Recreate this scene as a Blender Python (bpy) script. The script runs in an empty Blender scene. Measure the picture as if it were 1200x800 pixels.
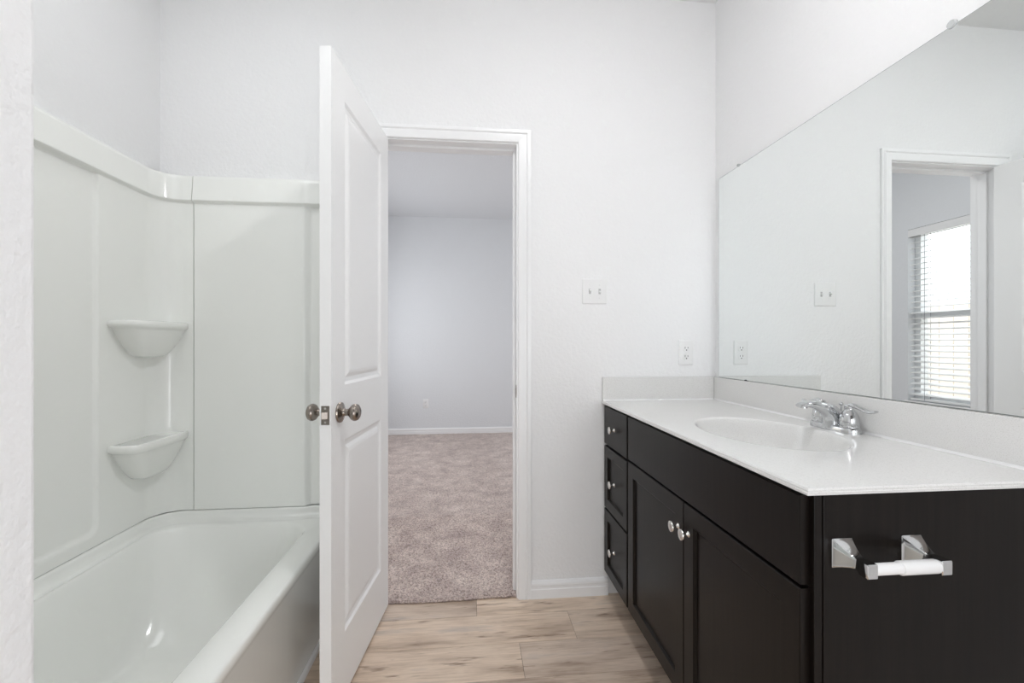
import bpy, bmesh, math, random
import numpy as np
from mathutils import Vector, Matrix

random.seed(7)
S = bpy.context.scene
COL = S.collection
PI = math.pi

# ---------------------------------------------------------------- camera, world, lights, exposure
YAW, FPX, CAMZ = 0.0957, 508.0, 1.146
cam_d = bpy.data.cameras.new('camera')
cam_d.sensor_width = 36.0
cam_d.lens = FPX / 1200.0 * 36.0
cam_d.shift_y = 3.0 / 1200.0
cam_d.clip_start = 0.02
cam = bpy.data.objects.new('camera', cam_d)
COL.objects.link(cam)
cam.location = (0, 0, CAMZ)
cam.rotation_euler = (PI / 2, 0, -YAW)
S.camera = cam

S.view_settings.view_transform = 'Standard'
S.view_settings.look = 'None'
S.view_settings.gamma = 1.0
S.view_settings.use_curve_mapping = False
S.view_settings.exposure = 0.12

LAMP_POS = (0.38, 0.67, 2.748)     # flush ceiling lamp of the bathroom
LAMP_POWER = 205.0                 # emission strength of its diffuser
LAMP_R = 0.07
FILL_POWER = 20.0                 # added fill from the rear part of the bathroom
TUB_POWER = 3.9                   # added soft fill over the bathtub
BED_CEIL = 8.0
BED_SIDE = 15.0
BED_FILL = 12.0                   # added fill from the bedroom's left side
SKY = 3.2

w = bpy.data.worlds.new('world')
S.world = w
w.use_nodes = True
bg = w.node_tree.nodes['Background']
bg.inputs[0].default_value = (0.93, 0.97, 1.0, 1)
bg.inputs[1].default_value = SKY


def area(name, loc, rot, sx, sy, power, color=(1, 1, 1), spread=PI):
    l = bpy.data.lights.new(name, 'AREA')
    l.shape = 'RECTANGLE'
    l.size, l.size_y = sx, sy
    l.energy = power
    l.color = color
    l.spread = spread
    o = bpy.data.objects.new(name, l)
    COL.objects.link(o)
    o.location = loc
    o.rotation_euler = rot
    return o


area('bathroom_fill', (0.38, -1.2, 0.80), (PI / 2, 0, 0.12), 1.3, 1.4, FILL_POWER, (0.96, 0.99, 1.03))  # added fill panel behind the camera, no window modelled there
area('bathtub_fill', (-0.88, 0.9, 2.72), (0, 0, 0), 0.5, 0.9, TUB_POWER, (0.97, 1.0, 1.01))  # added panel to brighten the tub alcove, no fixture
area('bedroom_fill_left', (-1.25, 4.35, 1.40), (0, -PI / 2, 0), 1.4, 1.5, BED_FILL, (0.95, 0.975, 1.0))  # added panel on the unseen part of the window wall, brightens the bedroom
area('bedroom_fill_ceiling', (-0.1, 2.75, 2.72), (0, 0, 0), 0.35, 0.35, BED_CEIL, (1.0, 0.98, 0.96))  # added panel to brighten the carpet near the doorway, no fixture
area('bedroom_fill_right', (2.25, 3.6, 1.45), (0, PI / 2, 0), 2.0, 2.4, BED_SIDE, (0.95, 0.975, 1.0))  # added panel on the unseen right side, brightens the bedroom evenly
S.cycles.sample_clamp_indirect = 0.0
S.cycles.blur_glossy = 0.3
S.cycles.max_bounces = 10
S.cycles.diffuse_bounces = 6
S.cycles.glossy_bounces = 6

# ---------------------------------------------------------------- room constants
D = 1.942        # back wall (with the doorway)
DB = 2.062       # its bedroom face
RW = 1.150       # right wall
LW = -1.290      # left wall
CEIL = 2.750
BED_FAR = 5.55
WING_X, WING_Y = -0.390, 0.430
REAR = -1.25


# ---------------------------------------------------------------- material helpers
def mat(name, color, rough=0.5, metal=0.0, spec=0.5, coat=0.0, coat_rough=0.05):
    m = bpy.data.materials.new(name)
    m.use_nodes = True
    b = m.node_tree.nodes['Principled BSDF']
    b.inputs['Base Color'].default_value = (*color, 1)
    b.inputs['Roughness'].default_value = rough
    b.inputs['Metallic'].default_value = metal
    b.inputs['Specular IOR Level'].default_value = spec
    b.inputs['Coat Weight'].default_value = coat
    b.inputs['Coat Roughness'].default_value = coat_rough
    return m


def nodes(m):
    nt = m.node_tree
    return nt, nt.nodes, nt.links, nt.nodes['Principled BSDF']


def tex_coord(nt, scale=(1, 1, 1)):
    t = nt.nodes.new('ShaderNodeTexCoord')
    mp = nt.nodes.new('ShaderNodeMapping')
    mp.inputs['Scale'].default_value = scale
    nt.links.new(t.outputs['Object'], mp.inputs['Vector'])
    return mp.outputs['Vector']


def noise(nt, vec, scale, detail=3, rough=0.5):
    n = nt.nodes.new('ShaderNodeTexNoise')
    n.inputs['Scale'].default_value = scale
    n.inputs['Detail'].default_value = detail
    n.inputs['Roughness'].default_value = rough
    nt.links.new(vec, n.inputs['Vector'])
    return n.outputs['Fac']


def ramp(nt, fac, stops):
    r = nt.nodes.new('ShaderNodeValToRGB')
    while len(r.color_ramp.elements) < len(stops):
        r.color_ramp.elements.new(0.5)
    for e, (p, c) in zip(r.color_ramp.elements, stops):
        e.position = p
        e.color = (*c, 1)
    nt.links.new(fac, r.inputs['Fac'])
    return r.outputs['Color']


def bump(nt, height, bsdf, strength=0.3, dist=0.002):
    b = nt.nodes.new('ShaderNodeBump')
    b.inputs['Strength'].default_value = strength
    b.inputs['Distance'].default_value = dist
    nt.links.new(height, b.inputs['Height'])
    nt.links.new(b.outputs['Normal'], bsdf.inputs['Normal'])
    return b


def m_wall(name, color, strength=0.55):
    m = mat(name, color, 0.55, spec=0.3)
    nt, N, L, B = nodes(m)
    v = tex_coord(nt)
    n1 = noise(nt, v, 75, 2.5, 0.55)
    n2 = noise(nt, v, 210, 2, 0.5)
    mx = nt.nodes.new('ShaderNodeMath')
    mx.operation = 'MULTIPLY_ADD'
    L.new(n2, mx.inputs[0])
    mx.inputs[1].default_value = 0.25
    L.new(n1, mx.inputs[2])
    bump(nt, mx.outputs[0], B, strength, 0.004)
    return m


def m_espresso():
    m = mat('espresso_wood', (0.02, 0.015, 0.013), 0.30, spec=0.17)
    nt, N, L, B = nodes(m)
    v = tex_coord(nt, (60, 60, 2.2))
    n = noise(nt, v, 1.6, 4, 0.6)
    c = ramp(nt, n, [(0.3, (0.005, 0.0036, 0.003)), (0.75, (0.010, 0.0073, 0.006))])
    L.new(c, B.inputs['Base Color'])
    bump(nt, n, B, 0.06, 0.001)
    return m


def m_floor():
    m = mat('laminate_plank', (0.4, 0.3, 0.22), 0.38, spec=0.4)
    nt, N, L, B = nodes(m)
    at = nt.nodes.new('ShaderNodeAttribute')
    at.attribute_name = 'plank'
    at.attribute_type = 'GEOMETRY'
    t = nt.nodes.new('ShaderNodeTexCoord')
    add = nt.nodes.new('ShaderNodeVectorMath')
    add.operation = 'MULTIPLY_ADD'
    comb = nt.nodes.new('ShaderNodeCombineXYZ')
    for k in range(3):
        L.new(at.outputs['Fac'], comb.inputs[k])
    L.new(comb.outputs[0], add.inputs[0])
    add.inputs[1].default_value = (37.0, 91.0, 13.0)
    L.new(t.outputs['Object'], add.inputs[2])

    def mapped(sc):
        mp = nt.nodes.new('ShaderNodeMapping')
        mp.inputs['Scale'].default_value = sc
        L.new(add.outputs[0], mp.inputs['Vector'])
        return mp.outputs['Vector']
    broad = noise(nt, mapped((1.6, 9, 1)), 1.6, 4, 0.6)
    fine = noise(nt, mapped((3.0, 75, 1)), 2.0, 5, 0.65)
    crack = noise(nt, mapped((4.0, 30, 1)), 1.5, 3, 0.6)
    c1 = ramp(nt, broad, [(0.30, (0.40, 0.305, 0.235)), (0.45, (0.62, 0.50, 0.40)), (0.58, (0.73, 0.605, 0.495)), (0.72, (0.56, 0.48, 0.42))])
    c2 = ramp(nt, fine, [(0.3, (0.80, 0.77, 0.74)), (0.55, (1.0, 1.0, 1.0))])
    c3 = ramp(nt, crack, [(0.27, (0.36, 0.30, 0.26)), (0.39, (1.0, 1.0, 1.0))])

    def mul(a, b):
        x = nt.nodes.new('ShaderNodeMix')
        x.data_type = 'RGBA'
        x.blend_type = 'MULTIPLY'
        x.inputs['Factor'].default_value = 1.0
        L.new(a, x.inputs['A'])
        L.new(b, x.inputs['B'])
        return x.outputs['Result']
    c = mul(mul(c1, c2), c3)
    tint = ramp(nt, at.outputs['Fac'], [(0.0, (0.84, 0.83, 0.84)), (0.5, (1.0, 0.98, 0.96)), (1.0, (1.16, 1.14, 1.10))])
    L.new(mul(c, tint), B.inputs['Base Color'])
    bump(nt, fine, B, 0.12, 0.001)
    return m


def m_carpet():
    m = mat('carpet_pile', (0.36, 0.29, 0.27), 0.95, spec=0.05)
    nt, N, L, B = nodes(m)
    B.inputs['Sheen Weight'].default_value = 0.3
    v = tex_coord(nt)
    big = noise(nt, v, 7.5, 4, 0.6)
    fine = noise(nt, v, 120, 4, 0.75)
    c1 = ramp(nt, big, [(0.3, (0.47, 0.38, 0.355)), (0.5, (0.60, 0.50, 0.46)), (0.68, (0.71, 0.61, 0.56))])
    c2 = ramp(nt, fine, [(0.36, (0.45, 0.42, 0.41)), (0.58, (1.15, 1.15, 1.15))])
    x = nt.nodes.new('ShaderNodeMix')
    x.data_type = 'RGBA'
    x.blend_type = 'MULTIPLY'
    x.inputs['Factor'].default_value = 1.0
    L.new(c1, x.inputs['A'])
    L.new(c2, x.inputs['B'])
    L.new(x.outputs['Result'], B.inputs['Base Color'])
    bump(nt, fine, B, 0.7, 0.006)
    return m


def m_cultured():
    m = mat('cultured_marble', (0.80, 0.795, 0.78), 0.10, spec=0.5)
    nt, N, L, B = nodes(m)
    v = tex_coord(nt)
    n = noise(nt, v, 420, 2, 0.6)
    c = ramp(nt, n, [(0.32, (0.66, 0.655, 0.64)), (0.5, (0.755, 0.75, 0.74))])
    L.new(c, B.inputs['Base Color'])
    return m


M = dict(
    wall=m_wall('wall_paint', (0.84, 0.84, 0.845)),
    ceil=m_wall('ceiling_paint', (0.80, 0.80, 0.80)),
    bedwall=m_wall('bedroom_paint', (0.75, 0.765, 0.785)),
    rearwall=mat('rear_wall_dimmed', (0.16, 0.15, 0.14), 0.6),  # shade put into the colour so chrome reflects a dim rear
    trim=mat('trim_paint', (0.87, 0.87, 0.875), 0.28, spec=0.45),
    door=mat('door_paint', (0.88, 0.88, 0.88), 0.30, spec=0.45),
    acrylic=mat('tub_acrylic', (0.885, 0.895, 0.865), 0.10, spec=0.5, coat=0.3),
    gap=mat('dark_gap', (0.02, 0.018, 0.016), 0.9),
    floor=m_floor(), carpet=m_carpet(), wood=m_espresso(), marble=m_cultured(),
    chrome=mat('chrome', (0.63, 0.64, 0.65), 0.05, 1.0),
    nickel=mat('satin_nickel', (0.72, 0.70, 0.67), 0.24, 1.0),
    bronze=mat('aged_nickel', (0.30, 0.265, 0.235), 0.27, 1.0),
    mirror=mat('mirror_glass', (0.885, 0.91, 0.90), 0.0, 1.0),
    edge=mat('mirror_edge', (0.22, 0.25, 0.24), 0.3),
    plastic=mat('white_plastic', (0.84, 0.84, 0.84), 0.25, spec=0.5),
    slot=mat('slot_dark', (0.03, 0.03, 0.03), 0.6),
    greyslot=mat('switch_slot', (0.5, 0.5, 0.5), 0.5),
    clear=mat('clear_plastic', (0.92, 0.94, 0.94), 0.12, spec=0.6),
    slat=mat('blind_slat', (0.82, 0.82, 0.82), 0.35),
    cord=mat('blind_cord', (0.30, 0.31, 0.33), 0.8),
    vinyl=mat('vinyl_frame', (0.78, 0.80, 0.81), 0.35),
    fence=mat('fence_board', (0.80, 0.73, 0.65), 0.8),
    soil=mat('soil', (0.45, 0.42, 0.36), 0.9),
)
M['clear'].node_tree.nodes['Principled BSDF'].inputs['Transmission Weight'].default_value = 0.6
glass = bpy.data.materials.new('window_glass')
glass.use_nodes = True
_nt = glass.node_tree
_nt.nodes.clear()
_o = _nt.nodes.new('ShaderNodeOutputMaterial')
_t = _nt.nodes.new('ShaderNodeBsdfTransparent')
_g = _nt.nodes.new('ShaderNodeBsdfGlossy')
_g.inputs['Roughness'].default_value = 0.02
_m = _nt.nodes.new('ShaderNodeMixShader')
_m.inputs[0].default_value = 0.06
_nt.links.new(_t.outputs[0], _m.inputs[1])
_nt.links.new(_g.outputs[0], _m.inputs[2])
_nt.links.new(_m.outputs[0], _o.inputs[0])
M['glass'] = glass
lampm = bpy.data.materials.new('lamp_diffuser')
lampm.use_nodes = True
_b = lampm.node_tree.nodes['Principled BSDF']
_b.inputs['Base Color'].default_value = (0.9, 0.9, 0.88, 1)
_b.inputs['Emission Color'].default_value = (0.98, 0.99, 1.0, 1)
_b.inputs['Emission Strength'].default_value = LAMP_POWER
M['lamp'] = lampm


# ---------------------------------------------------------------- object helpers
def obj(name, bm, material=None, parent=None, smooth=False, loc=None):
    me = bpy.data.meshes.new(name)
    bmesh.ops.recalc_face_normals(bm, faces=bm.faces[:])
    bm.to_mesh(me)
    bm.free()
    if smooth:
        me.polygons.foreach_set('use_smooth', [True] * len(me.polygons))
        me.update()
        try:
            me.set_sharp_from_angle(angle=math.radians(smooth if smooth is not True else 38))
        except Exception:
            pass
    if material is not None:
        for x in (material if isinstance(material, (list, tuple)) else [material]):
            me.materials.append(x)
    o = bpy.data.objects.new(name, me)
    COL.objects.link(o)
    if parent is not None:
        o.parent = parent
    if loc is not None:
        o.location = loc
    return o


def thing(name, label, cat, loc=(0, 0, 0), rotz=0.0, group=None, kind=None):
    o = bpy.data.objects.new(name, None)
    COL.objects.link(o)
    o.empty_display_size = 0.05
    o.location = loc
    o.rotation_euler = (0, 0, rotz)
    o['label'] = label
    o['category'] = cat
    if group:
        o['group'] = group
    if kind:
        o['kind'] = kind
    return o


def tag(o, label, cat, group=None, kind=None):
    o['label'] = label
    o['category'] = cat
    if group:
        o['group'] = group
    if kind:
        o['kind'] = kind
    return o


def struct(name, bm, material, label=None, cat=None, smooth=False):
    o = obj(name, bm, material, smooth=smooth)
    o['kind'] = 'structure'
    if label:
        o['label'] = label
        o['category'] = cat
    return o


def box(bm, lo, hi, bev=0.0, seg=2, mi=0):
    r = bmesh.ops.create_cube(bm, size=1.0)
    vs = r['verts']
    for v in vs:
        for k in range(3):
            v.co[k] = lo[k] if v.co[k] < 0 else hi[k]
    fs = list({f for v in vs for f in v.link_faces})
    for f in fs:
        f.material_index = mi
    if bev > 0:
        es = list({e for v in vs for e in v.link_edges})
        bmesh.ops.bevel(bm, geom=es, offset=bev, segments=seg, profile=0.6, affect='EDGES', clamp_overlap=True)
    return bm


def BM(*boxes, bev=0.0, seg=2):
    bm = bmesh.new()
    for lo, hi in boxes:
        box(bm, lo, hi, bev, seg)
    return bm


def rings(bm, rs, closed=True, cap0=True, cap1=True):
    """loft a list of rings (lists of points)"""
    rows = [[bm.verts.new(p) for p in r] for r in rs]
    n = len(rows[0])
    for a, b in zip(rows, rows[1:]):
        for i in range(n if closed else n - 1):
            j = (i + 1) % n
            bm.faces.new((a[i], a[j], b[j], b[i]))
    if cap0 and closed:
        bm.faces.new(rows[0])
    if cap1 and closed:
        bm.faces.new(rows[-1][::-1])
    return rows


def lathe(bm, prof, origin, axis='z', n=32, sx=1.0, sy=1.0):
    """revolve (r, h) around an axis through origin; axis is a Vector or x/y/z with sign"""
    ax = {'x': Vector((1, 0, 0)), 'y': Vector((0, 1, 0)), 'z': Vector((0, 0, 1)),
          '-x': Vector((-1, 0, 0)), '-y': Vector((0, -1, 0)), '-z': Vector((0, 0, -1))}.get(axis, axis) if isinstance(axis, str) else axis
    ax = ax.normalized()
    u = ax.orthogonal().normalized()
    v = ax.cross(u)
    o = Vector(origin)
    rs = []
    for r, hh in prof:
        r = max(r, 1e-5)
        rs.append([o + ax * hh + u * (r * sx * math.cos(2 * PI * k / n)) + v * (r * sy * math.sin(2 * PI * k / n)) for k in range(n)])
    rings(bm, rs)
    return bm


def catmull(P, m=6):
    P = [Vector(p) for p in P]
    out = []
    for i in range(len(P) - 1):
        p0 = P[max(i - 1, 0)]
        p1, p2 = P[i], P[i + 1]
        p3 = P[min(i + 2, len(P) - 1)]
        for k in range(m):
            t = k / m
            out.append(0.5 * ((2 * p1) + (p2 - p0) * t + (2 * p0 - 5 * p1 + 4 * p2 - p3) * t * t + (3 * p1 - p0 - 3 * p2 + p3) * t ** 3))
    out.append(P[-1])
    return out


def tube(bm, pts, rad, n=12, flat=None, up=Vector((0, 0, 1)), m=6, power=2.0):
    """sweep; rad: list of (a, b) half widths (sideways, up) per control point"""
    C = [Vector((*p[:3],)) for p in pts]
    cc = catmull(C, m)
    ra = catmull([Vector((r[0], r[1], 0)) for r in rad], m)
    rs = []
    for i, c in enumerate(cc):
        t = (cc[min(i + 1, len(cc) - 1)] - cc[max(i - 1, 0)]).normalized()
        side = t.cross(up)
        if side.length < 1e-4:
            side = Vector((0, 1, 0))
        side.normalize()
        nn = side.cross(t).normalized()
        a, b = ra[i][0], ra[i][1]
        ring = []
        for k in range(n):
            q = 2 * PI * k / n
            cs, sn = math.cos(q), math.sin(q)
            e = 2.0 / power
            ring.append(c + side * (a * math.copysign(abs(cs) ** e, cs)) + nn * (b * math.copysign(abs(sn) ** e, sn)))
        rs.append(ring)
    rings(bm, rs)
    return bm


def rrect(x0, x1, y0, y1, r, z, n=8):
    """rounded rectangle ring, counter-clockwise"""
    pts = []
    for cx, cy, a0 in ((x1 - r, y1 - r, 0), (x0 + r, y1 - r, 90), (x0 + r, y0 + r, 180), (x1 - r, y0 + r, 270)):
        for k in range(n + 1):
            a = math.radians(a0 + 90.0 * k / n)
            pts.append((cx + r * math.cos(a), cy + r * math.sin(a), z))
    return pts


# ================================================================= STRUCTURE
# ---- floors
def plank_floor():
    bm = bmesh.new()
    ids = bm.faces.layers.float.new('plank')
    PW, PL, G = 0.1785, 1.22, 0.0006
    joints = {0: 0.027, 1: 0.414, 2: 0.187, 3: -0.30, 4: 0.62}
    x0, x1, y0, y1 = LW, RW, REAR, 1.958
    r = -1
    yt = 1.833 + PW
    while yt > y0:
        r += 1
        yb = yt - PW
        j = joints.get(r, (r * 0.437) % PL)
        xs = j - PL * 6
        while xs < x1:
            a, b = max(xs, x0), min(xs + PL, x1)
            c, d = max(yb, y0), min(yt, y1)
            if b > a and d > c:
                v = [bm.verts.new(p) for p in ((a + G, c + G, 0), (b - G, c + G, 0), (b - G, d - G, 0), (a + G, d - G, 0))]
                f = bm.faces.new(v)
                f[ids] = random.random()
                e = bmesh.ops.extrude_face_region(bm, geom=[f])
                bmesh.ops.translate(bm, vec=(0, 0, -0.008), verts=[q for q in e['geom'] if isinstance(q, bmesh.types.BMVert)])
            xs += PL
        yt = yb
    nf = len(bm.faces)
    box(bm, (x0, y0, -0.06), (x1, y1, -0.004), mi=1)
    return bm


struct('floor', plank_floor(), [M['floor'], M['gap']], 'tan wood-look plank floor of the bathroom', 'floor')

# carpet: fine displaced grid where the doorway shows it, with a frayed front edge
def carpet():
    bm = bmesh.new()
    rng = np.random.RandomState(3)
    xs = np.concatenate([[-1.28, -1.0, -0.7], np.arange(-0.42, 0.24, 0.006), [0.5, 1.2, 2.3]])
    ys = np.concatenate([np.arange(1.946, 2.9, 0.006), np.arange(2.9, BED_FAR, 0.03), [BED_FAR]])
    zz = rng.rand(len(ys), len(xs))
    grid = []
    for j, y in enumerate(ys):
        row = []
        for i, x in enumerate(xs):
            yy = y
            z = 0.010 + 0.006 * zz[j, i] if 0 < i < len(xs) - 1 else 0.010
            if j < 4:
                yy += (rng.rand() - 0.5) * 0.006 + 0.004 * math.sin(x * 11) * (1 - j / 4)
                z -= (0.006, 0.003, 0.001, 0)[j]
            row.append(bm.verts.new((x, yy, z)))
        grid.append(row)
    for j in range(len(ys) - 1):
        for i in range(len(xs) - 1):
            xc = 0.5 * (xs[i] + xs[i + 1])
            if ys[j + 1] < DB and not (-0.40 < xc < 0.208):
                continue
            bm.faces.new((grid[j][i], grid[j][i + 1], grid[j + 1][i + 1], grid[j + 1][i]))
    # front edge down to the sub-floor
    row = [v for v in grid[0] if -0.41 < v.co.x < 0.212]
    low = [bm.verts.new((v.co.x, v.co.y + 0.004, 0.0005)) for v in row]
    for a in range(len(row) - 1):
        bm.faces.new((row[a], low[a], low[a + 1], row[a + 1]))
    return bm


bmc = carpet()
for v in list(bmc.verts):
    if not v.link_faces:
        bmc.verts.remove(v)
struct('carpet', bmc, M['carpet'], 'mauve-brown carpet of the bedroom seen through the doorway', 'carpet')
struct('floor_slab', BM(((-1.29, 1.962, -0.06), (2.3, BED_FAR, -0.001))), M['gap'])

# ---- walls
JL, JR, JH = -0.398, 0.2075, 2.044     # jamb faces
JT = 0.018
struct('wall_back', BM(((LW - 0.12, D, 0), (JL - JT, DB, CEIL)), ((JR + JT, D, 0), (2.3, DB, CEIL)),
                       ((JL - JT, D, JH + JT), (JR + JT, DB, CEIL))), M['wall'])
struct('wall_right', BM(((RW, REAR, 0), (RW + 0.12, D, CEIL))), M['wall'])
struct('wall_left', BM(((LW - 0.12, WING_Y - 0.12, 0), (LW, D, CEIL))), M['wall'])
struct('wall_partition', BM(((LW, REAR, 0), (WING_X, WING_Y, CEIL)), bev=0.004), M['wall'])
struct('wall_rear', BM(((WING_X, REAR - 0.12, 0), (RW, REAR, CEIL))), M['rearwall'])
struct('ceiling', BM(((LW - 0.12, REAR - 0.12, CEIL), (RW + 0.12, DB, CEIL + 0.1))), M['ceil'])

# bedroom shell
WY0, WY1, WZ0, WZ1 = 2.27, 3.183, 0.69, 2.075
struct('wall_window', BM(((LW - 0.14, DB, 0), (LW, WY0, CEIL)), ((LW - 0.14, WY1, 0), (LW, BED_FAR, CEIL)),
                         ((LW - 0.14, WY0, 0), (LW, WY1, WZ0)), ((LW - 0.14, WY0, WZ1), (LW, WY1, CEIL))), M['bedwall'])
struct('wall_far', BM(((LW - 0.14, BED_FAR, 0), (2.42, BED_FAR + 0.12, CEIL))), M['bedwall'])
struct('wall_bedroom_right', BM(((2.3, DB, 0), (2.42, BED_FAR, CEIL))), M['bedwall'])
struct('ceiling_bedroom', BM(((LW - 0.14, DB, CEIL), (2.42, BED_FAR + 0.12, CEIL + 0.1))), M['bedwall'])


# ---- trim
def sweep_casing(xl, xr, zh, yface, prof, sgn):
    bm = bmesh.new()
    rs = []
    for key in ('lb', 'lt', 'rt', 'rb'):
        ring = []
        for s, t in prof:
            y = yface - sgn * t
            x = xl - s if key[0] == 'l' else xr + s
            z = 0.0 if key[1] == 'b' else zh + s
            ring.append((x, y, z))
        rs.append(ring)
    rings(bm, rs)
    return bm


PROF = [(0, 0), (0, 0.008), (0.003, 0.0105), (0.030, 0.0125), (0.0345, 0.0125), (0.0365, 0.0095), (0.0395, 0.0125), (0.0425, 0.0155),
        (0.0445, 0.0155), (0.0450, 0.0125), (0.0555, 0.0125), (0.057, 0.011), (0.057, 0)]
struct('trim_1', sweep_casing(JL - 0.0055, JR + 0.0065, JH + 0.006, D, PROF, 1), M['trim'],
       'white moulded casing around the doorway', 'door casing')
struct('trim_2', sweep_casing(JL - 0.0055, JR + 0.0065, JH + 0.006, DB, PROF, -1), M['trim'])
jb = BM(((JL - JT, D, 0), (JL, DB, JH + JT)), ((JR, D, 0), (JR + JT, DB, JH + JT)), ((JL, D, JH), (JR, DB, JH + JT)),
        ((JL, D + 0.045, 0), (JL + 0.011, D + 0.082, JH)), ((JR - 0.011, D + 0.045, 0), (JR, D + 0.082, JH)),
        ((JL + 0.011, D + 0.045, JH - 0.011), (JR - 0.011, D + 0.082, JH)), bev=0.001)
jamb = struct('trim_3', jb, M['trim'], 'white door jamb and stop lining the doorway', 'door jamb')
bm = BM(((JR - 0.0015, D + 0.006, 0.903), (JR, D + 0.033, 0.960)), bev=0.0006)
box(bm, (JR - 0.003, D + 0.000, 0.914), (JR - 0.0005, D + 0.008, 0.949), 0.0008)
obj('strike_plate', bm, M['bronze'], jamb)
bm = BM(((JR - 0.0022, D + 0.012, 0.918), (JR - 0.001, D + 0.026, 0.945)))
sp = obj('strike_hole', bm, M['slot'], jamb)


def baseboard(x0, x1, y, thick, hgt):
    bm = bmesh.new()
    prof = [(0, 0), (thick, 0), (thick, hgt * 0.52), (thick * 0.8, hgt * 0.56), (thick * 0.8, hgt * 0.70), (thick * 0.95, hgt * 0.74), (thick * 0.85, hgt * 0.86),
            (thick * 0.45, hgt * 0.97), (thick * 0.3, hgt), (0, hgt)]
    rings(bm, [[(x, y - t, z) for t, z in prof] for x in (x0, x1)])
    return bm


struct('baseboard_back', baseboard(JR + 0.0635, 0.626, D, 0.014, 0.078), M['trim'], 'white baseboard between door casing and vanity', 'baseboard')
struct('baseboard_far', baseboard(LW, 2.3, BED_FAR, 0.014, 0.085), M['trim'], 'white baseboard along the far bedroom wall', 'baseboard')
bm = bmesh.new()
qr = [(0, 0)] + [(0.013 * math.cos(a), 0.018 * math.sin(a)) for a in [PI / 2 * k / 6 for k in range(7)]]
rings(bm, [[(-0.575 + t, y, z) for t, z in qr] for y in (WING_Y, D - 0.001)])
struct('trim_4', bm, M['trim'], 'thin white strip where the tub apron meets the floor', 'base trim', smooth=True)

# ---- bedroom window and outdoors
win = thing('window_1', 'white vinyl bedroom window reflected in the mirror', 'window', (LW - 0.10, 0.5 * (WY0 + WY1), WZ0), kind='structure')
wy = 0.5 * (WY1 - WY0)
wh = WZ1 - WZ0
fw = 0.045
obj('window_frame', BM(((-0.035, -wy, 0), (0.035, -wy + fw, wh)), ((-0.035, wy - fw, 0), (0.035, wy, wh)),
                       ((-0.035, -wy + fw, 0), (0.035, wy - fw, fw)), ((-0.035, -wy + fw, wh - fw), (0.035, wy - fw, wh)), bev=0.003), M['vinyl'], win)
obj('meeting_rail', BM(((-0.03, -wy + fw, wh / 2 - 0.028), (0.03, wy - fw, wh / 2 + 0.028)), bev=0.003), M['vinyl'], win)
obj('upper_pane', BM(((-0.012, -wy + fw, wh / 2 + 0.028), (-0.008, wy - fw, wh - fw))), M['glass'], win)
obj('lower_pane', BM(((0.008, -wy + fw, fw), (0.012, wy - fw, wh / 2 - 0.028))), M['glass'], win)
obj('window_sill', BM(((0.036, -wy - 0.02, -0.022), (0.118, wy + 0.02, -0.0005)), bev=0.004), M['trim'], win)

bl = thing('window_blind', 'white horizontal slat blind hanging in the bedroom window, seen in the mirror', 'blind', (LW - 0.034, 0.5 * (WY0 + WY1), WZ0))
bw = wy - 0.008
obj('head_rail', BM(((-0.026, -bw, wh - 0.045), (0.026, bw, wh - 0.004)), bev=0.002), M['slat'], bl)
obj('valance', BM(((0.028, -wy + 0.001, wh - 0.062), (0.036, wy - 0.001, wh - 0.003)), bev=0.002), M['slat'], bl)
obj('bottom_rail', BM(((-0.022, -bw, 0.004), (0.022, bw, 0.022)), bev=0.004), M['slat'], bl)
NSL = 30
pitch = (wh - 0.045 - 0.03) / NSL
slat0 = None
tl = math.radians(16)
for k in range(NSL):
    z = 0.022 + pitch * (k + 0.75)
    if slat0 is None:
        bm = bmesh.new()
        sec = []
        for i in range(9):
            t = -0.025 + 0.05 * i / 8
            sec.append((t, 0.0022 * (1 - (t / 0.025) ** 2)))
        pts = sec + [(t, q - 0.0026) for t, q in reversed(sec)]
        ring = lambda y: [(t * math.cos(tl) + q * math.sin(tl), y, q * math.cos(tl) - t * math.sin(tl)) for t, q in pts]
        rings(bm, [ring(-bw), ring(bw)])
        slat0 = obj('slat', bm, M['slat'], bl, loc=(0, 0, z))
    else:
        c = slat0.copy()
        COL.objects.link(c)
        c.parent = bl
        c.location = (0, 0, z)
for y in (bw - 0.115, 0.0, -bw + 0.115):
    bm = bmesh.new()
    for xx in (-0.027, 0.027):
        lathe(bm, [(0.0016, 0.01), (0.0016, wh - 0.05)], (xx, y, 0), 'z', 6)
    obj('ladder_cord', bm, M['cord'], bl)
bm = bmesh.new()
for k in range(40):
    y0 = 0.0 + k * 0.145
    box(bm, (-3.02, y0, 0), (-3.0, y0 + 0.139, 1.62), 0.003, 1)
for z in (0.3, 1.2):
    box(bm, (-3.06, 0.0, z), (-3.021, 5.8, z + 0.09), 0)
tag(obj('garden_fence', bm, M['fence']), 'pale wooden fence outside, behind the lower half of the blind', 'fence')
struct('ground', BM(((-9, -3, -0.2), (-1.45, 9, -0.05))), M['soil'])


# ================================================================= DOOR
PIN = (-0.397, 1.938, 0.0)
door = thing('door_1', 'white two-panel door standing open beside the bathtub', 'door', PIN, -math.radians(95.7), kind='structure')
DW0, DW1, DZ0, DZ1, DY0, DY1 = 0.003, 0.592, 0.012, 2.040, 0.006, 0.041


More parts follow.
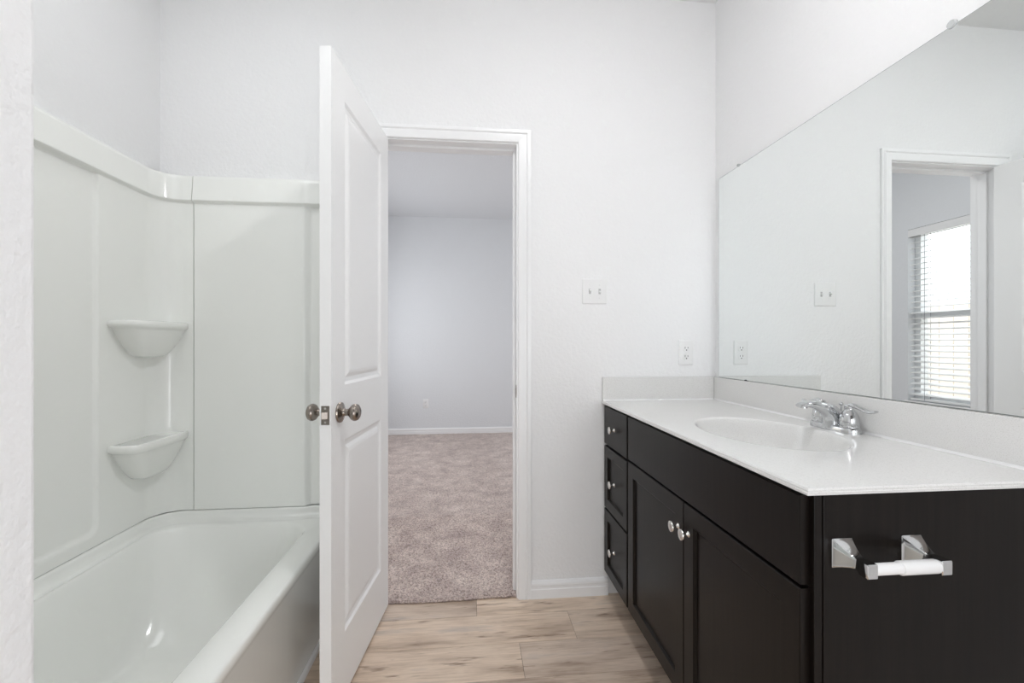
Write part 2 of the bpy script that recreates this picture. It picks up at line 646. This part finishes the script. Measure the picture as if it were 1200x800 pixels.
def door_slab():
    bm = bmesh.new()
    xs_ = [DW0, 0.105, 0.488, DW1]
    zs_ = [DZ0, 0.215, 0.838, 1.014, 1.932, DZ1]

    def face_side(y, out):   # out: +1 if outward normal is +y
        V = {}
        for i, x in enumerate(xs_):
            for j, z in enumerate(zs_):
                V[i, j] = bm.verts.new((x, y, z))
        for i in range(3):
            for j in range(5):
                if i == 1 and j in (1, 3):
                    prev = [V[i, j], V[i + 1, j], V[i + 1, j + 1], V[i, j + 1]]
                    x0, x1, z0, z1 = xs_[i], xs_[i + 1], zs_[j], zs_[j + 1]
                    for ins, dep in ((0.003, 0.0015), (0.010, 0.0065), (0.020, 0.0085), (0.024, 0.0085), (0.036, 0.003), (0.046, 0.0015)):
                        cur = [bm.verts.new((x, y - out * dep, z)) for x, z in ((x0 + ins, z0 + ins), (x1 - ins, z0 + ins), (x1 - ins, z1 - ins), (x0 + ins, z1 - ins))]
                        for k in range(4):
                            q = (k + 1) % 4
                            bm.faces.new((prev[k], prev[q], cur[q], cur[k]))
                        prev = cur
                    bm.faces.new(prev)
                else:
                    bm.faces.new((V[i, j], V[i + 1, j], V[i + 1, j + 1], V[i, j + 1]))
        return V
    A = face_side(DY1, 1)
    B = face_side(DY0, -1)
    per = [(i, 0) for i in range(3)] + [(3, j) for j in range(5)] + [(i, 5) for i in (3, 2, 1)] + [(0, j) for j in (5, 4, 3, 2, 1)]
    for k in range(len(per)):
        p, q = per[k], per[(k + 1) % len(per)]
        bm.faces.new((A[p], A[q], B[q], B[p]))
    es = [e for e in bm.edges if e.is_manifold and e.calc_face_angle(0) > 1.4]
    bmesh.ops.bevel(bm, geom=es, offset=0.0015, segments=2, affect='EDGES')
    return bm


obj('door_panel', door_slab(), M['door'], door)
KX, KZ = 0.532, 0.932
KN = [(0.0, 0.0), (0.031, 0.0), (0.0325, 0.003), (0.031, 0.007), (0.024, 0.010), (0.0155, 0.0125), (0.012, 0.016), (0.0105, 0.024), (0.0115, 0.030), (0.0165, 0.0345),
      (0.0235, 0.040), (0.0268, 0.047), (0.0268, 0.052), (0.0235, 0.059), (0.0165, 0.0635), (0.0115, 0.0645), (0.0105, 0.0638), (0.0, 0.0638)]
for y, ax in ((DY1, 'y'), (DY0, '-y')):
    bm = bmesh.new()
    lathe(bm, KN, (KX, y, KZ), ax, 36)
    obj('door_knob', bm, M['bronze'], door, smooth=35)
bm = BM(((DW1 - 0.0002, 0.011, KZ - 0.0285), (DW1 + 0.0016, 0.036, KZ + 0.0285)), bev=0.0007)
lp = obj('latch_plate', bm, M['bronze'], door)
bm = bmesh.new()
rings(bm, [[(DW1 + x, 0.0165, KZ - 0.010), (DW1 + x2, 0.0305, KZ - 0.010), (DW1 + x2, 0.0305, KZ + 0.010), (DW1 + x, 0.0165, KZ + 0.010)] for x, x2 in ((0.001, 0.001), (0.011, 0.003))])
obj('latch_bolt', bm, M['bronze'], lp)
bm = bmesh.new()
for z in (-0.021, 0.021):
    lathe(bm, [(0.0, 0.001), (0.0034, 0.0012), (0.0034, 0.0022), (0.0, 0.0026)], (DW1, 0.0235, KZ + z), 'x', 12)
obj('screw', bm, M['nickel'], lp)

# ================================================================= TUB AND SURROUND
RIMZ = 0.42
TX0, TX1, TY0, TY1 = -1.268, -0.552, WING_Y + 0.004, 1.912
bm = bmesh.new()
NB = 8
mid = lambda f: None
R_ = []
# apron / outer skin from the floor up
R_.append(rrect(TX0, -0.575, TY0, TY1, 0.012, 0.0, NB))
R_.append(rrect(TX0, -0.575, TY0, TY1, 0.012, 0.020, NB))
R_.append(rrect(TX0, -0.572, TY0, TY1, 0.012, 0.03, NB))
R_.append(rrect(TX0, -0.568, TY0, TY1, 0.012, 0.36, NB))
R_.append(rrect(TX0, -0.556, TY0, TY1, 0.012, 0.385, NB))
R_.append(rrect(TX0, -0.552, TY0, TY1, 0.012, RIMZ - 0.010, NB))
R_.append(rrect(TX0 + 0.001, -0.555, TY0 + 0.001, TY1 - 0.001, 0.014, RIMZ - 0.003, NB))
R_.append(rrect(TX0 + 0.004, -0.560, TY0 + 0.004, TY1 - 0.004, 0.02, RIMZ, NB))
# deck to basin edge (opening)
OX0, OX1, OY0, OY1 = -1.228, -0.640, 0.52, 1.845
R_.append(rrect(OX0 - 0.004, OX1 + 0.004, OY0 - 0.004, OY1 + 0.004, 0.115, RIMZ, NB))
R_.append(rrect(OX0, OX1, OY0, OY1, 0.115, RIMZ - 0.003, NB))
R_.append(rrect(OX0 + 0.006, OX1 - 0.005, OY0 + 0.005, OY1 - 0.008, 0.115, RIMZ - 0.014, NB))
R_.append(rrect(OX0 + 0.020, OX1 - 0.014, OY0 + 0.02, OY1 - 0.040, 0.12, 0.32, NB))
R_.append(rrect(OX0 + 0.038, OX1 - 0.026, OY0 + 0.035, OY1 - 0.100, 0.13, 0.21, NB))
R_.append(rrect(OX0 + 0.055, OX1 - 0.038, OY0 + 0.05, OY1 - 0.165, 0.135, 0.13, NB))
R_.append(rrect(OX0 + 0.068, OX1 - 0.050, OY0 + 0.06, OY1 - 0.200, 0.14, 0.095, NB))
R_.append(rrect(OX0 + 0.090, OX1 - 0.072, OY0 + 0.08, OY1 - 0.240, 0.13, 0.074, NB))
R_.append(rrect(OX0 + 0.125, OX1 - 0.105, OY0 + 0.11, OY1 - 0.280, 0.11, 0.066, NB))
rings(bm, R_)
tub = obj('bathtub', bm, M['acrylic'], smooth=50)
tag(tub, 'glossy white alcove bathtub with apron beside the open door', 'bathtub')
# raised tiling lip along the two walls
bm = bmesh.new()
lip = []
path = [((TX0, TY0), (1, 0)), ((TX0, TY1 - 0.10), (1, 0))]
for k in range(1, 8):
    a = math.radians(180 - 90 * k / 8)
    path.append(((TX0 + 0.10 + 0.10 * math.cos(a), TY1 - 0.10 + 0.10 * math.sin(a)), (-math.cos(a), -math.sin(a))))
path += [((TX0 + 0.10, TY1), (0, -1)), ((-0.70, TY1), (0, -1)), ((-0.675, TY1 + 0.012), (0, -1)), ((-0.565, TY1 + 0.012), (0, -1))]
for (x, y), (nx, ny) in path:
    prof = [(-0.004, RIMZ - 0.01), (-0.004, 0.457), (0.004, 0.457), (0.0065, 0.4545), (0.008, 0.447), (0.011, 0.436), (0.018, 0.4265), (0.028, 0.4215), (0.040, RIMZ + 0.0002), (0.040, RIMZ - 0.01)]
    lip.append([(x + nx * s, y + ny * s, z) for s, z in prof])
rings(bm, lip)
obj('tiling_flange', bm, M['acrylic'], tub, smooth=50)
bm = bmesh.new()
lathe(bm, [(0, 0), (0.036, 0), (0.036, 0.002), (0.031, 0.004), (0.012, 0.002), (0, 0.002)], (-0.93, 0.78, 0.0662), 'z', 24)
obj('tub_drain', bm, M['chrome'], tub, smooth=35)

# surround: a height field along the wall path (side wall -> rounded corner -> back wall)
SX, SY = -1.268, 1.914     # panel face
RC = 0.095


def sd(x):
    x = min(max(x, 0.0), 1.0)
    return x * x * (3 - 2 * x)


L1 = (SY - RC) - TY0
L2 = L1 + RC * PI / 2
XEND = -0.552


def path_pt(s):
    if s < L1:
        return (SX, TY0 + s), (1, 0)
    if s < L2:
        a = PI - (s - L1) / RC
        return (SX + RC + RC * math.cos(a), SY - RC + RC * math.sin(a)), (-math.cos(a), -math.sin(a))
    return (SX + RC + (s - L2), SY), (0, -1)


S_EDGE = 1.608 - TY0                      # left recess ends here on the side wall
S_SEAM = L2 + (-1.141 - (SX + RC))        # seam on the back wall
S_FLG = L2 + (-0.705 - (SX + RC))
S_END = L2 + (XEND - (SX + RC))
Z0, ZREC, ZBAND, ZTOP = 0.4575, 0.505, 1.733, 1.842


def offs(s, z):
    o = 0.0
    # recess of the side panel with rounded corners
    dx = S_EDGE - s
    dz0, dz1 = z - ZREC, (ZBAND + 0.03) - z
    r = 0.03
    ins = min(dx, dz0)
    if dx < r and dz0 < r and dx > -r and dz0 > -r:
        ins = r - math.hypot(max(r - dx, 0), max(r - dz0, 0))
    o -= 0.010 * sd(ins / 0.014 + 0.5)
    # top corner of the recess sweeps in towards the corner column
    # right flange steps back
    o -= 0.018 * sd((s - S_FLG) / 0.030)
    # band along the top stands proud and leans back to the wall at its top edge
    bnd = sd((z - ZBAND) / 0.012 + 0.5)
    full = 0.016
    side_extra = 0.010 * sd(ins / 0.014 + 0.5) if z > ZBAND - 0.02 else 0
    o += bnd * (full - 0.011 * (max(z - ZBAND, 0) / (ZTOP - ZBAND))) + bnd * side_extra
    o += bnd * 0.016 * sd((s - S_FLG) / 0.030)
    return o


def grid_panel(s0, s1):
    ss = set([s0, s1])
    for c, n_ in ((S_EDGE, 0.02), (S_FLG + 0.015, 0.03)):
        for k in range(-8, 9):
            ss.add(c + n_ * k / 8)
    for k in range(0, 25):
        ss.add(L1 + (L2 - L1) * k / 24)
    k = s0
    while k < s1:
        ss.add(k)
        k += 0.05
    k = S_EDGE - 0.06
    while k < S_EDGE:
        ss.add(k)
        k += 0.006
    ss = sorted(x for x in ss if s0 - 1e-9 <= x <= s1 + 1e-9)
    out = [ss[0]]
    for x in ss[1:]:
        if x - out[-1] > 0.0012:
            out.append(x)
    out[-1] = s1
    zz = [Z0 + 0.003, Z0 + 0.008] + [ZREC + 0.006 * k for k in range(-5, 8)] + list(np.arange(0.60, 1.70, 0.06)) + \
         [ZBAND + 0.0015 * k for k in range(-10, 11)] + [1.77, 1.80, 1.825, ZTOP - 0.006]
    zz = sorted(zz)
    bm = bmesh.new()
    rows = []
    for s in out:
        (x, y), (nx, ny) = path_pt(s)
        col = []
        back = -0.019 if s < L1 else -0.026
        col.append((x + nx * back, y + ny * back, Z0))
        o0 = offs(s, zz[0])
        col.append((x + nx * (o0 - 0.003), y + ny * (o0 - 0.003), Z0))
        for z in zz:
            o = offs(s, z)
            col.append((x + nx * o, y + ny * o, z))
        o = offs(s, ZTOP - 0.006)
        col.append((x + nx * (o - 0.003), y + ny * (o - 0.003), ZTOP - 0.001))
        col.append((x + nx * (o - 0.008), y + ny * (o - 0.008), ZTOP))
        col.append((x + nx * back, y + ny * back, ZTOP))
        rows.append(col)
    # rounded ends at seams
    for idx, sgn in ((0, 1), (-1, -1)):
        pass
    rings(bm, rows)
    return bm


sur = thing('shower_surround', 'glossy white acrylic wall surround above the bathtub', 'shower surround', (0, 0, 0))
obj('corner_panel', grid_panel(0.0, S_SEAM - 0.0016), M['acrylic'], sur, smooth=40)
obj('back_panel', grid_panel(S_SEAM + 0.0016, S_END), M['acrylic'], sur, smooth=40)
for zt, hh in ((1.232, 0.88), (0.788, 1.0)):
    bm = bmesh.new()
    # plan outline of the shelf lip, from side wall to back wall
    P = [(-1.276, 1.652), (-1.255, 1.645), (-1.215, 1.640), (-1.180, 1.645), (-1.164, 1.672), (-1.158, 1.74), (-1.156, 1.82), (-1.158, 1.89), (-1.163, 1.922)]
    C = catmull([(x, y, 0) for x, y in P], 5)
    corner = Vector((-1.276, 1.922, 0))

    def ring(scale, z, off=0.0, cx=-1.276, cy=1.80):
        out = []
        c0 = Vector((cx, cy, 0))
        for p in C:
            q = c0 + (p - c0) * scale
            out.append((q.x, q.y, z))
        return out

    def shelf_ring(k, z):
        # k=1: full outline; smaller k pulls the outline towards the wall corner point
        out = []
        tip = Vector((-1.262, 1.835, 0))
        for p in C:
            q = tip + (p - tip) * k
            out.append((q.x, q.y, z))
        # close along the walls, behind the panel face
        out.append((-1.276 + (0.0), 1.922, z))
        return out
    rs = [shelf_ring(k, zt - dz * hh) for k, dz in ((0.93, 0.004), (0.955, 0.0), (0.985, 0.001), (1.0, 0.006), (1.005, 0.014), (1.0, 0.022), (0.97, 0.029), (0.91, 0.034), (0.88, 0.040), (0.83, 0.057), (0.76, 0.078),
                                                    (0.68, 0.100), (0.59, 0.121), (0.50, 0.138), (0.42, 0.149), (0.34, 0.154), (0.2, 0.157))]
    rings(bm, rs)
    obj('corner_shelf', bm, M['acrylic'], sur, smooth=50)

# ================================================================= VANITY
VX = 0.607      # face of doors and drawers
VF = 0.626      # face frame
VE = 0.735      # near end panel
van = thing('vanity_cabinet', 'dark espresso bathroom vanity cabinet with doors and drawers', 'vanity cabinet', (0, 0, 0))
obj('cabinet_body', BM(((VF + 0.017, VE + 0.013, 0.103), (RW - 0.002, D - 0.002, 0.119)), ((RW - 0.010, VE + 0.013, 0.119), (RW - 0.002, D - 0.002, 0.74)),
                       ((VF + 0.017, D - 0.018, 0.119), (RW - 0.011, D - 0.002, 0.873)), ((VF + 0.017, 1.626, 0.119), (RW - 0.011, 1.642, 0.873))), M['wood'], van)
obj('face_frame', BM(((VF, VE + 0.0015, 0.102), (VF + 0.016, D - 0.002, 0.8742)), bev=0.001), M['wood'], van)
obj('end_panel', BM(((VF + 0.017, VE, 0.0), (RW - 0.002, VE + 0.012, 0.874)), bev=0.0012), M['wood'], van)
obj('toe_kick', BM(((VF + 0.075, VE + 0.012, 0.0), (VF + 0.09, D - 0.003, 0.102))), M['wood'], van)


def shaker(y0, y1, z0, z1, st, thick=0.019, rec=0.0085):
    bm = bmesh.new()
    x0, x1 = VX, VX + thick
    o = [(y0, z0), (y1, z0), (y1, z1), (y0, z1)]
    rs = []

    def rg(ins, x):
        return [(x, y0 + ins, z0 + ins), (x, y1 - ins, z0 + ins), (x, y1 - ins, z1 - ins), (x, y0 + ins, z1 - ins)]
    rs = [rg(0, x1), rg(0, x0 + 0.002), rg(0.002, x0)]
    if st:
        rs += [rg(st - 0.001, x0), rg(st + 0.001, x0 + 0.0015), rg(st + 0.005, x0 + rec)]
    rings(bm, rs)
    return bm


KNOB = [(0.0, 0.0), (0.0085, 0.0), (0.0085, 0.0015), (0.006, 0.004), (0.0048, 0.009), (0.0052, 0.0135), (0.009, 0.0165), (0.0142, 0.0195), (0.0158, 0.0225), (0.0150, 0.0250), (0.010, 0.0268), (0.0, 0.0275)]


def knob(parent, y, z):
    bm = bmesh.new()
    lathe(bm, KNOB, (VX, y, z), '-x', 28)
    return obj('knob', bm, M['nickel'], parent, smooth=40)


f = obj('false_front', shaker(0.748, 1.628, 0.700, 0.866, 0), M['wood'], van)
YD0, YD1 = 0.748, 1.628
ym = 0.5 * (YD0 + YD1)
d1 = obj('cabinet_door', shaker(ym + 0.0015, YD1, 0.118, 0.693, 0.052), M['wood'], van)
knob(d1, ym + 0.030, 0.613)
d2 = obj('cabinet_door', shaker(YD0, ym - 0.0015, 0.118, 0.693, 0.052), M['wood'], van)
knob(d2, ym - 0.030, 0.615)
for z0, z1, st, kz in ((0.697, 0.866, 0, 0.780), (0.410, 0.687, 0.045, 0.549), (0.118, 0.403, 0.045, 0.261)):
    d = obj('drawer', shaker(1.640, 1.925, z0, z1, st), M['wood'], van)
    knob(d, 1.785, kz)

# ---- countertop with integral basin
CX0, CY0, CZ0, CZ1 = 0.599, 0.7195, 0.8748, 0.8872
BX, BY, BA, BB = 0.872, 1.215, 0.170, 0.238      # basin centre and half axes (x, y)
top = thing('sink_countertop', 'white speckled countertop with integral oval sink on the dark vanity', 'countertop', (0, 0, 0))


def counter():
    bm = bmesh.new()
    x0, x1, y0, y1 = CX0, RW - 0.002, CY0, D - 0.002
    n = 72
    ell = []
    per = []
    for k in range(n):
        a = 2 * PI * k / n
        ca, sa = math.cos(a), math.sin(a)
        ell.append((ca, sa))
        # ray from basin centre to the rectangle
        t = min(((x1 - BX) / ca if ca > 1e-9 else ((x0 - BX) / ca if ca < -1e-9 else 1e9)),
                ((y1 - BY) / sa if sa > 1e-9 else ((y0 - BY) / sa if sa < -1e-9 else 1e9)))
        per.append([BX + ca * t, BY + sa * t])
    for cx, cy in ((x0, y0), (x1, y0), (x1, y1), (x0, y1)):   # snap nearest to the corners
        k = min(range(n), key=lambda i: (per[i][0] - cx) ** 2 + (per[i][1] - cy) ** 2)
        per[k] = [cx, cy]
    E = lambda s, z: [(BX + BA * s * c, BY + BB * s * q, z) for c, q in ell]
    inset = lambda d, z: [(min(max(px, x0 + d), x1 - d), min(max(py, y0 + d), y1 - d), z) for px, py in per]
    t = CZ1 - CZ0
    rs = [inset(0.010, CZ0 + 0.0003), inset(0.0, CZ0 + 0.0005), inset(0.0, CZ0 + 0.005), inset(0.0012, CZ0 + 0.0062), inset(0.0012, CZ1 - 0.003), inset(0.004, CZ1), inset(0.012, CZ1)]
    rs += [E(1.05, CZ1), E(1.02, CZ1 - 0.0004), E(1.0, CZ1 - 0.0025), E(0.985, CZ1 - 0.008), E(0.965, CZ1 - 0.02), E(0.93, CZ1 - 0.045), E(0.87, CZ1 - 0.075), E(0.78, CZ1 - 0.10), E(0.62, CZ1 - 0.12), E(0.4, CZ1 - 0.131), E(0.12, CZ1 - 0.137)]
    rings(bm, rs, cap0=False)
    return bm


obj('countertop', counter(), M['marble'], top, smooth=40)
sid = tag(obj('side_splash', BM(((CX0 + 0.002, D - 0.0145, CZ1 + 0.0003), (RW - 0.016, D - 0.002, 0.9945)), bev=0.0015), M['marble']),
          'low white side splash on the back wall at the far end of the countertop', 'side splash')
bsp = tag(obj('back_splash', BM(((RW - 0.0145, CY0 + 0.004, CZ1 + 0.0003), (RW - 0.002, D - 0.002, 0.9925)), bev=0.0015), M['marble']),
          'long white back splash under the mirror behind the faucet', 'back splash')
tri = [(0, 0), (0.006, 0), (0.003, 0.0012), (0.0012, 0.003), (0, 0.006)]
bm = bmesh.new()
rings(bm, [[(RW - 0.0145 - t, y, CZ1 + 0.0003 + z) for t, z in tri] for y in (CY0 + 0.006, D - 0.0145)])
obj('caulk_bead', bm, M['plastic'], bsp, smooth=60)
bm = bmesh.new()
rings(bm, [[(x, D - 0.0145 - t, CZ1 + 0.0003 + z) for t, z in tri] for x in (CX0 + 0.004, RW - 0.0205)])
obj('caulk_bead', bm, M['plastic'], sid, smooth=60)
bm = bmesh.new()
lathe(bm, [(0, 0), (0.021, 0), (0.022, 0.003), (0.016, 0.0045), (0.015, 0.003), (0.013, 0.006), (0, 0.007)], (BX, BY, CZ1 - 0.1375), 'z', 28)
obj('sink_drain', bm, M['chrome'], top, smooth=35)

# ---- faucet
FX, FY = 1.100, BY
fau = thing('faucet', 'chrome two-handle faucet at the back of the sink', 'faucet', (FX, FY, CZ1))
bm = bmesh.new()


def stad(w_, l_, z):
    out = []
    for k in range(32):
        a = 2 * PI * k / 32
        out.append((w_ * math.cos(a), (l_ - w_) * (1 if math.sin(a) >= 0 else -1) + w_ * math.sin(a), z))
    return out


rings(bm, [stad(0.028, 0.082, 0.0), stad(0.028, 0.082, 0.012), stad(0.0265, 0.0805, 0.0155), stad(0.0225, 0.0765, 0.0175), stad(0.015, 0.068, 0.0185)])
obj('base', bm, M['chrome'], fau, smooth=35)
bm = bmesh.new()
tube(bm, [(-0.002, 0, 0.008), (-0.005, 0, 0.034), (-0.018, 0, 0.054), (-0.042, 0, 0.068), (-0.072, 0, 0.0765), (-0.100, 0, 0.0775), (-0.117, 0, 0.0735)],
     [(0.0255, 0.029), (0.0245, 0.0275), (0.0235, 0.0235), (0.0225, 0.0170), (0.0205, 0.0115), (0.0175, 0.0080), (0.0135, 0.0055)], 24, up=Vector((1, 0, 1)).normalized(), m=6, power=2.5)
obj('spout', bm, M['chrome'], fau, smooth=35)
bm = bmesh.new()
lathe(bm, [(0, 0), (0.0095, 0), (0.0095, 0.010), (0.0075, 0.0105), (0.0, 0.0105)], (-0.101, 0, 0.0665), 'z', 20)
obj('aerator', bm, M['chrome'], fau, smooth=35)
bm = bmesh.new()
lathe(bm, [(0.0026, 0.018), (0.0026, 0.072), (0.0052, 0.0735), (0.006, 0.077), (0.0048, 0.081), (0.0, 0.082)], (0.021, 0.0, 0), 'z', 14)
obj('lift_rod', bm, M['chrome'], fau, smooth=35)
for sg in (-1, 1):
    bm = bmesh.new()
    lathe(bm, [(0.0255, 0.016), (0.0255, 0.020), (0.0238, 0.022), (0.0248, 0.028), (0.0246, 0.038), (0.0225, 0.050), (0.0180, 0.060), (0.0125, 0.066), (0.0115, 0.070), (0.0125, 0.074), (0.0125, 0.079), (0.0095, 0.0835), (0.0, 0.085)],
          (0, sg * 0.051, 0), 'z', 28)
    hd = obj('handle', bm, M['chrome'], fau, smooth=35)
    bm = bmesh.new()
    y0 = sg * 0.051
    tube(bm, [(0, y0 - sg * 0.006, 0.078), (0, y0 + sg * 0.012, 0.0815), (0.001, y0 + sg * 0.032, 0.0770), (0.003, y0 + sg * 0.052, 0.0705), (0.004, y0 + sg * 0.068, 0.0695), (0.004, y0 + sg * 0.080, 0.0735)],
         [(0.009, 0.006), (0.0105, 0.0068), (0.0088, 0.0055), (0.0090, 0.0046), (0.0105, 0.0042), (0.0070, 0.0028)], 16, m=5, power=2.3)
    obj('lever', bm, M['chrome'], hd, smooth=40)

# ---- mirror
MROT = 0.006
mir = thing('wall_mirror', 'large frameless wall mirror above the vanity backsplash', 'mirror', (1.1395, 1.898, 0.994), MROT)
bm = bmesh.new()
MH, ML = 0.912, 1.160
box(bm, (0, -ML, 0), (0.004, 0, MH), mi=1)
front = [fc for fc in bm.faces if fc.calc_center_median().x < 0.0005]
bmesh.ops.inset_region(bm, faces=front, thickness=0.0016, depth=0.0)
for fc in front:
    fc.material_index = 0
gl = obj('mirror_glass', bm, [M['mirror'], M['edge']], mir)
for y, z, s_ in ((-0.145, MH, 0.6), (-0.967, MH, 1.0), (-0.195, 0.0, 0.5)):
    bm = bmesh.new()
    zz = z + (0.004 if z > 0.1 else -0.001)
    lathe(bm, [(0.0, 0.0075), (0.010 * s_, 0.0075), (0.010 * s_, -0.001), (0.0088 * s_, -0.0035), (0.004 * s_, -0.0042), (0.0, -0.003)], (0, y, zz), 'x', 20)
    c = obj('mirror_clip', bm, M['clear'] if z > 0.1 else M['slot'], mir, smooth=40)

# ---- toilet paper holder
tp = thing('toilet_paper_holder', 'chrome toilet paper holder with white roller on the vanity end', 'toilet paper holder', (0.7475, VE, 0.764))


def sq(cx, cz, hx, hz, y, r, n=4):
    return [(p[0], y, p[1]) for p in [(q[0], q[1]) for q in rrect(cx - hx, cx + hx, cz - hz, cz + hz, r, 0, n)]]


for sg in (-1, 1):
    cx = sg * 0.0700
    bm = bmesh.new()
    rs = [sq(cx, 0, 0.0205, 0.0265, 0.0, 0.002), sq(cx, 0, 0.0205, 0.0265, -0.003, 0.002), sq(cx, 0, 0.0192, 0.0252, -0.005, 0.002)]
    for k in range(1, 9):
        t = k / 8
        e = (1 - t) ** 1.4
        rs.append(sq(cx, -0.002 * t, 0.0085 + 0.0107 * e, 0.0095 + 0.0157 * e, -0.005 - 0.036 * t, 0.0018))
    rs += [sq(cx, -0.003, 0.0090, 0.0115, -0.045, 0.0018), sq(cx, -0.004, 0.0098, 0.0125, -0.047, 0.0015), sq(cx, -0.004, 0.0098, 0.0125, -0.063, 0.0015), sq(cx, -0.004, 0.0085, 0.0112, -0.0645, 0.0015)]
    rings(bm, rs)
    obj('post', bm, M['chrome'], tp, smooth=30)
bm = bmesh.new()
lathe(bm, [(0.0, -0.061), (0.0085, -0.0605), (0.0098, -0.058), (0.0098, -0.012), (0.0118, -0.0105), (0.0118, 0.057), (0.0105, 0.060), (0.0, 0.0610)], (0, -0.055, -0.004), 'x', 28)
obj('roller', bm, M['plastic'], tp, smooth=35)


# ---- wall plates
def plate_bm(w_, h_, t=0.0055):
    bm = bmesh.new()
    rs = [[(x, y, z) for x, z, _ in rrect(-w_ / 2 + i, w_ / 2 - i, -h_ / 2 + i, h_ / 2 - i, 0.003, 0, 3)] for i, y in ((0, 0), (0, -0.0025), (0.0015, -0.0042), (0.004, -t))]
    rings(bm, rs)
    return bm


def screw(parent, x, z, y=-0.0055):
    bm = bmesh.new()
    lathe(bm, [(0.0034, -0.0005), (0.0034, 0.0006), (0.002, 0.0012), (0, 0.0012)], (x, y, z), '-y', 12)
    o = obj('screw', bm, M['plastic'], parent, smooth=30)
    return o


def outlet(loc, label, group=None):
    t = thing('outlet_cover', label, 'outlet', loc, 0, group)
    obj('cover_plate', plate_bm(0.070, 0.1143), M['plastic'], t, smooth=30)
    for dz in (0.0195, -0.0195):
        bm = bmesh.new()
        prof = []
        for y, r in ((-0.005, 0.0172), (-0.0078, 0.0170), (-0.0082, 0.0162)):
            prof.append([(max(min(r * math.cos(2 * PI * k / 28), 0.0160), -0.0160) , y, dz + max(min(r * math.sin(2 * PI * k / 28), 0.0142), -0.0142)) for k in range(28)])
        rings(bm, prof)
        rc = obj('receptacle', bm, M['plastic'], t, smooth=30)
        bm = BM(((-0.0078, -0.0087, dz - 0.0015), (-0.0056, -0.0080, dz + 0.0080)), ((0.0056, -0.0087, dz - 0.0005), (0.0076, -0.0080, dz + 0.0075)))
        lathe(bm, [(0.0, 0.0080), (0.0028, 0.0080), (0.0028, 0.0087), (0, 0.0087)], (0, 0, dz - 0.0075), '-y', 12)
        obj('slot', bm, M['slot'], rc)
    screw(t, 0, 0)
    return t


outlet((1.003, D, 1.106), 'white duplex outlet above the vanity side splash')
outlet((-0.561, BED_FAR, 0.395), 'white duplex outlet low on the far bedroom wall')
sw = thing('light_switch', 'white double toggle light switch plate beside the door casing', 'light switch', (0.566, D, 1.3865))
obj('cover_plate', plate_bm(0.1143, 0.1143), M['plastic'], sw, smooth=30)
for x, up in ((-0.023, -1), (0.023, 1)):
    obj('switch_slot', BM(((x - 0.0052, -0.0058, -0.012), (x + 0.0052, -0.0050, 0.012))), M['greyslot'], sw)
    bm = bmesh.new()
    box(bm, (x - 0.0042, -0.017, -0.004), (x + 0.0042, -0.004, 0.004), 0.001)
    bmesh.ops.rotate(bm, cent=(x, -0.004, 0), matrix=Matrix.Rotation(math.radians(24 * up), 3, 'X'), verts=bm.verts)
    obj('toggle', bm, M['plastic'], sw)
    for z in (0.0305, -0.0305):
        screw(sw, x, z)

# ---- ceiling lamp (above the frame; its light is what shades the room)
lp_ = thing('ceiling_lamp', 'round flush ceiling lamp lighting the bathroom', 'ceiling lamp', LAMP_POS)
bm = bmesh.new()
lathe(bm, [(0.0, -0.001), (LAMP_R + 0.018, -0.001), (LAMP_R + 0.020, -0.018), (LAMP_R + 0.012, -0.024), (LAMP_R, -0.024), (LAMP_R, -0.004), (0, -0.004)], (0, 0, 0), 'z', 40)
obj('lamp_ring', bm, M['nickel'], lp_, smooth=35)
bm = bmesh.new()
lathe(bm, [(LAMP_R - 0.001, -0.022), (LAMP_R * 0.9, -0.036), (LAMP_R * 0.6, -0.048), (LAMP_R * 0.3, -0.053), (0.0, -0.054)], (0, 0, 0), 'z', 40)
obj('lamp_diffuser', bm, M['lamp'], lp_, smooth=60)
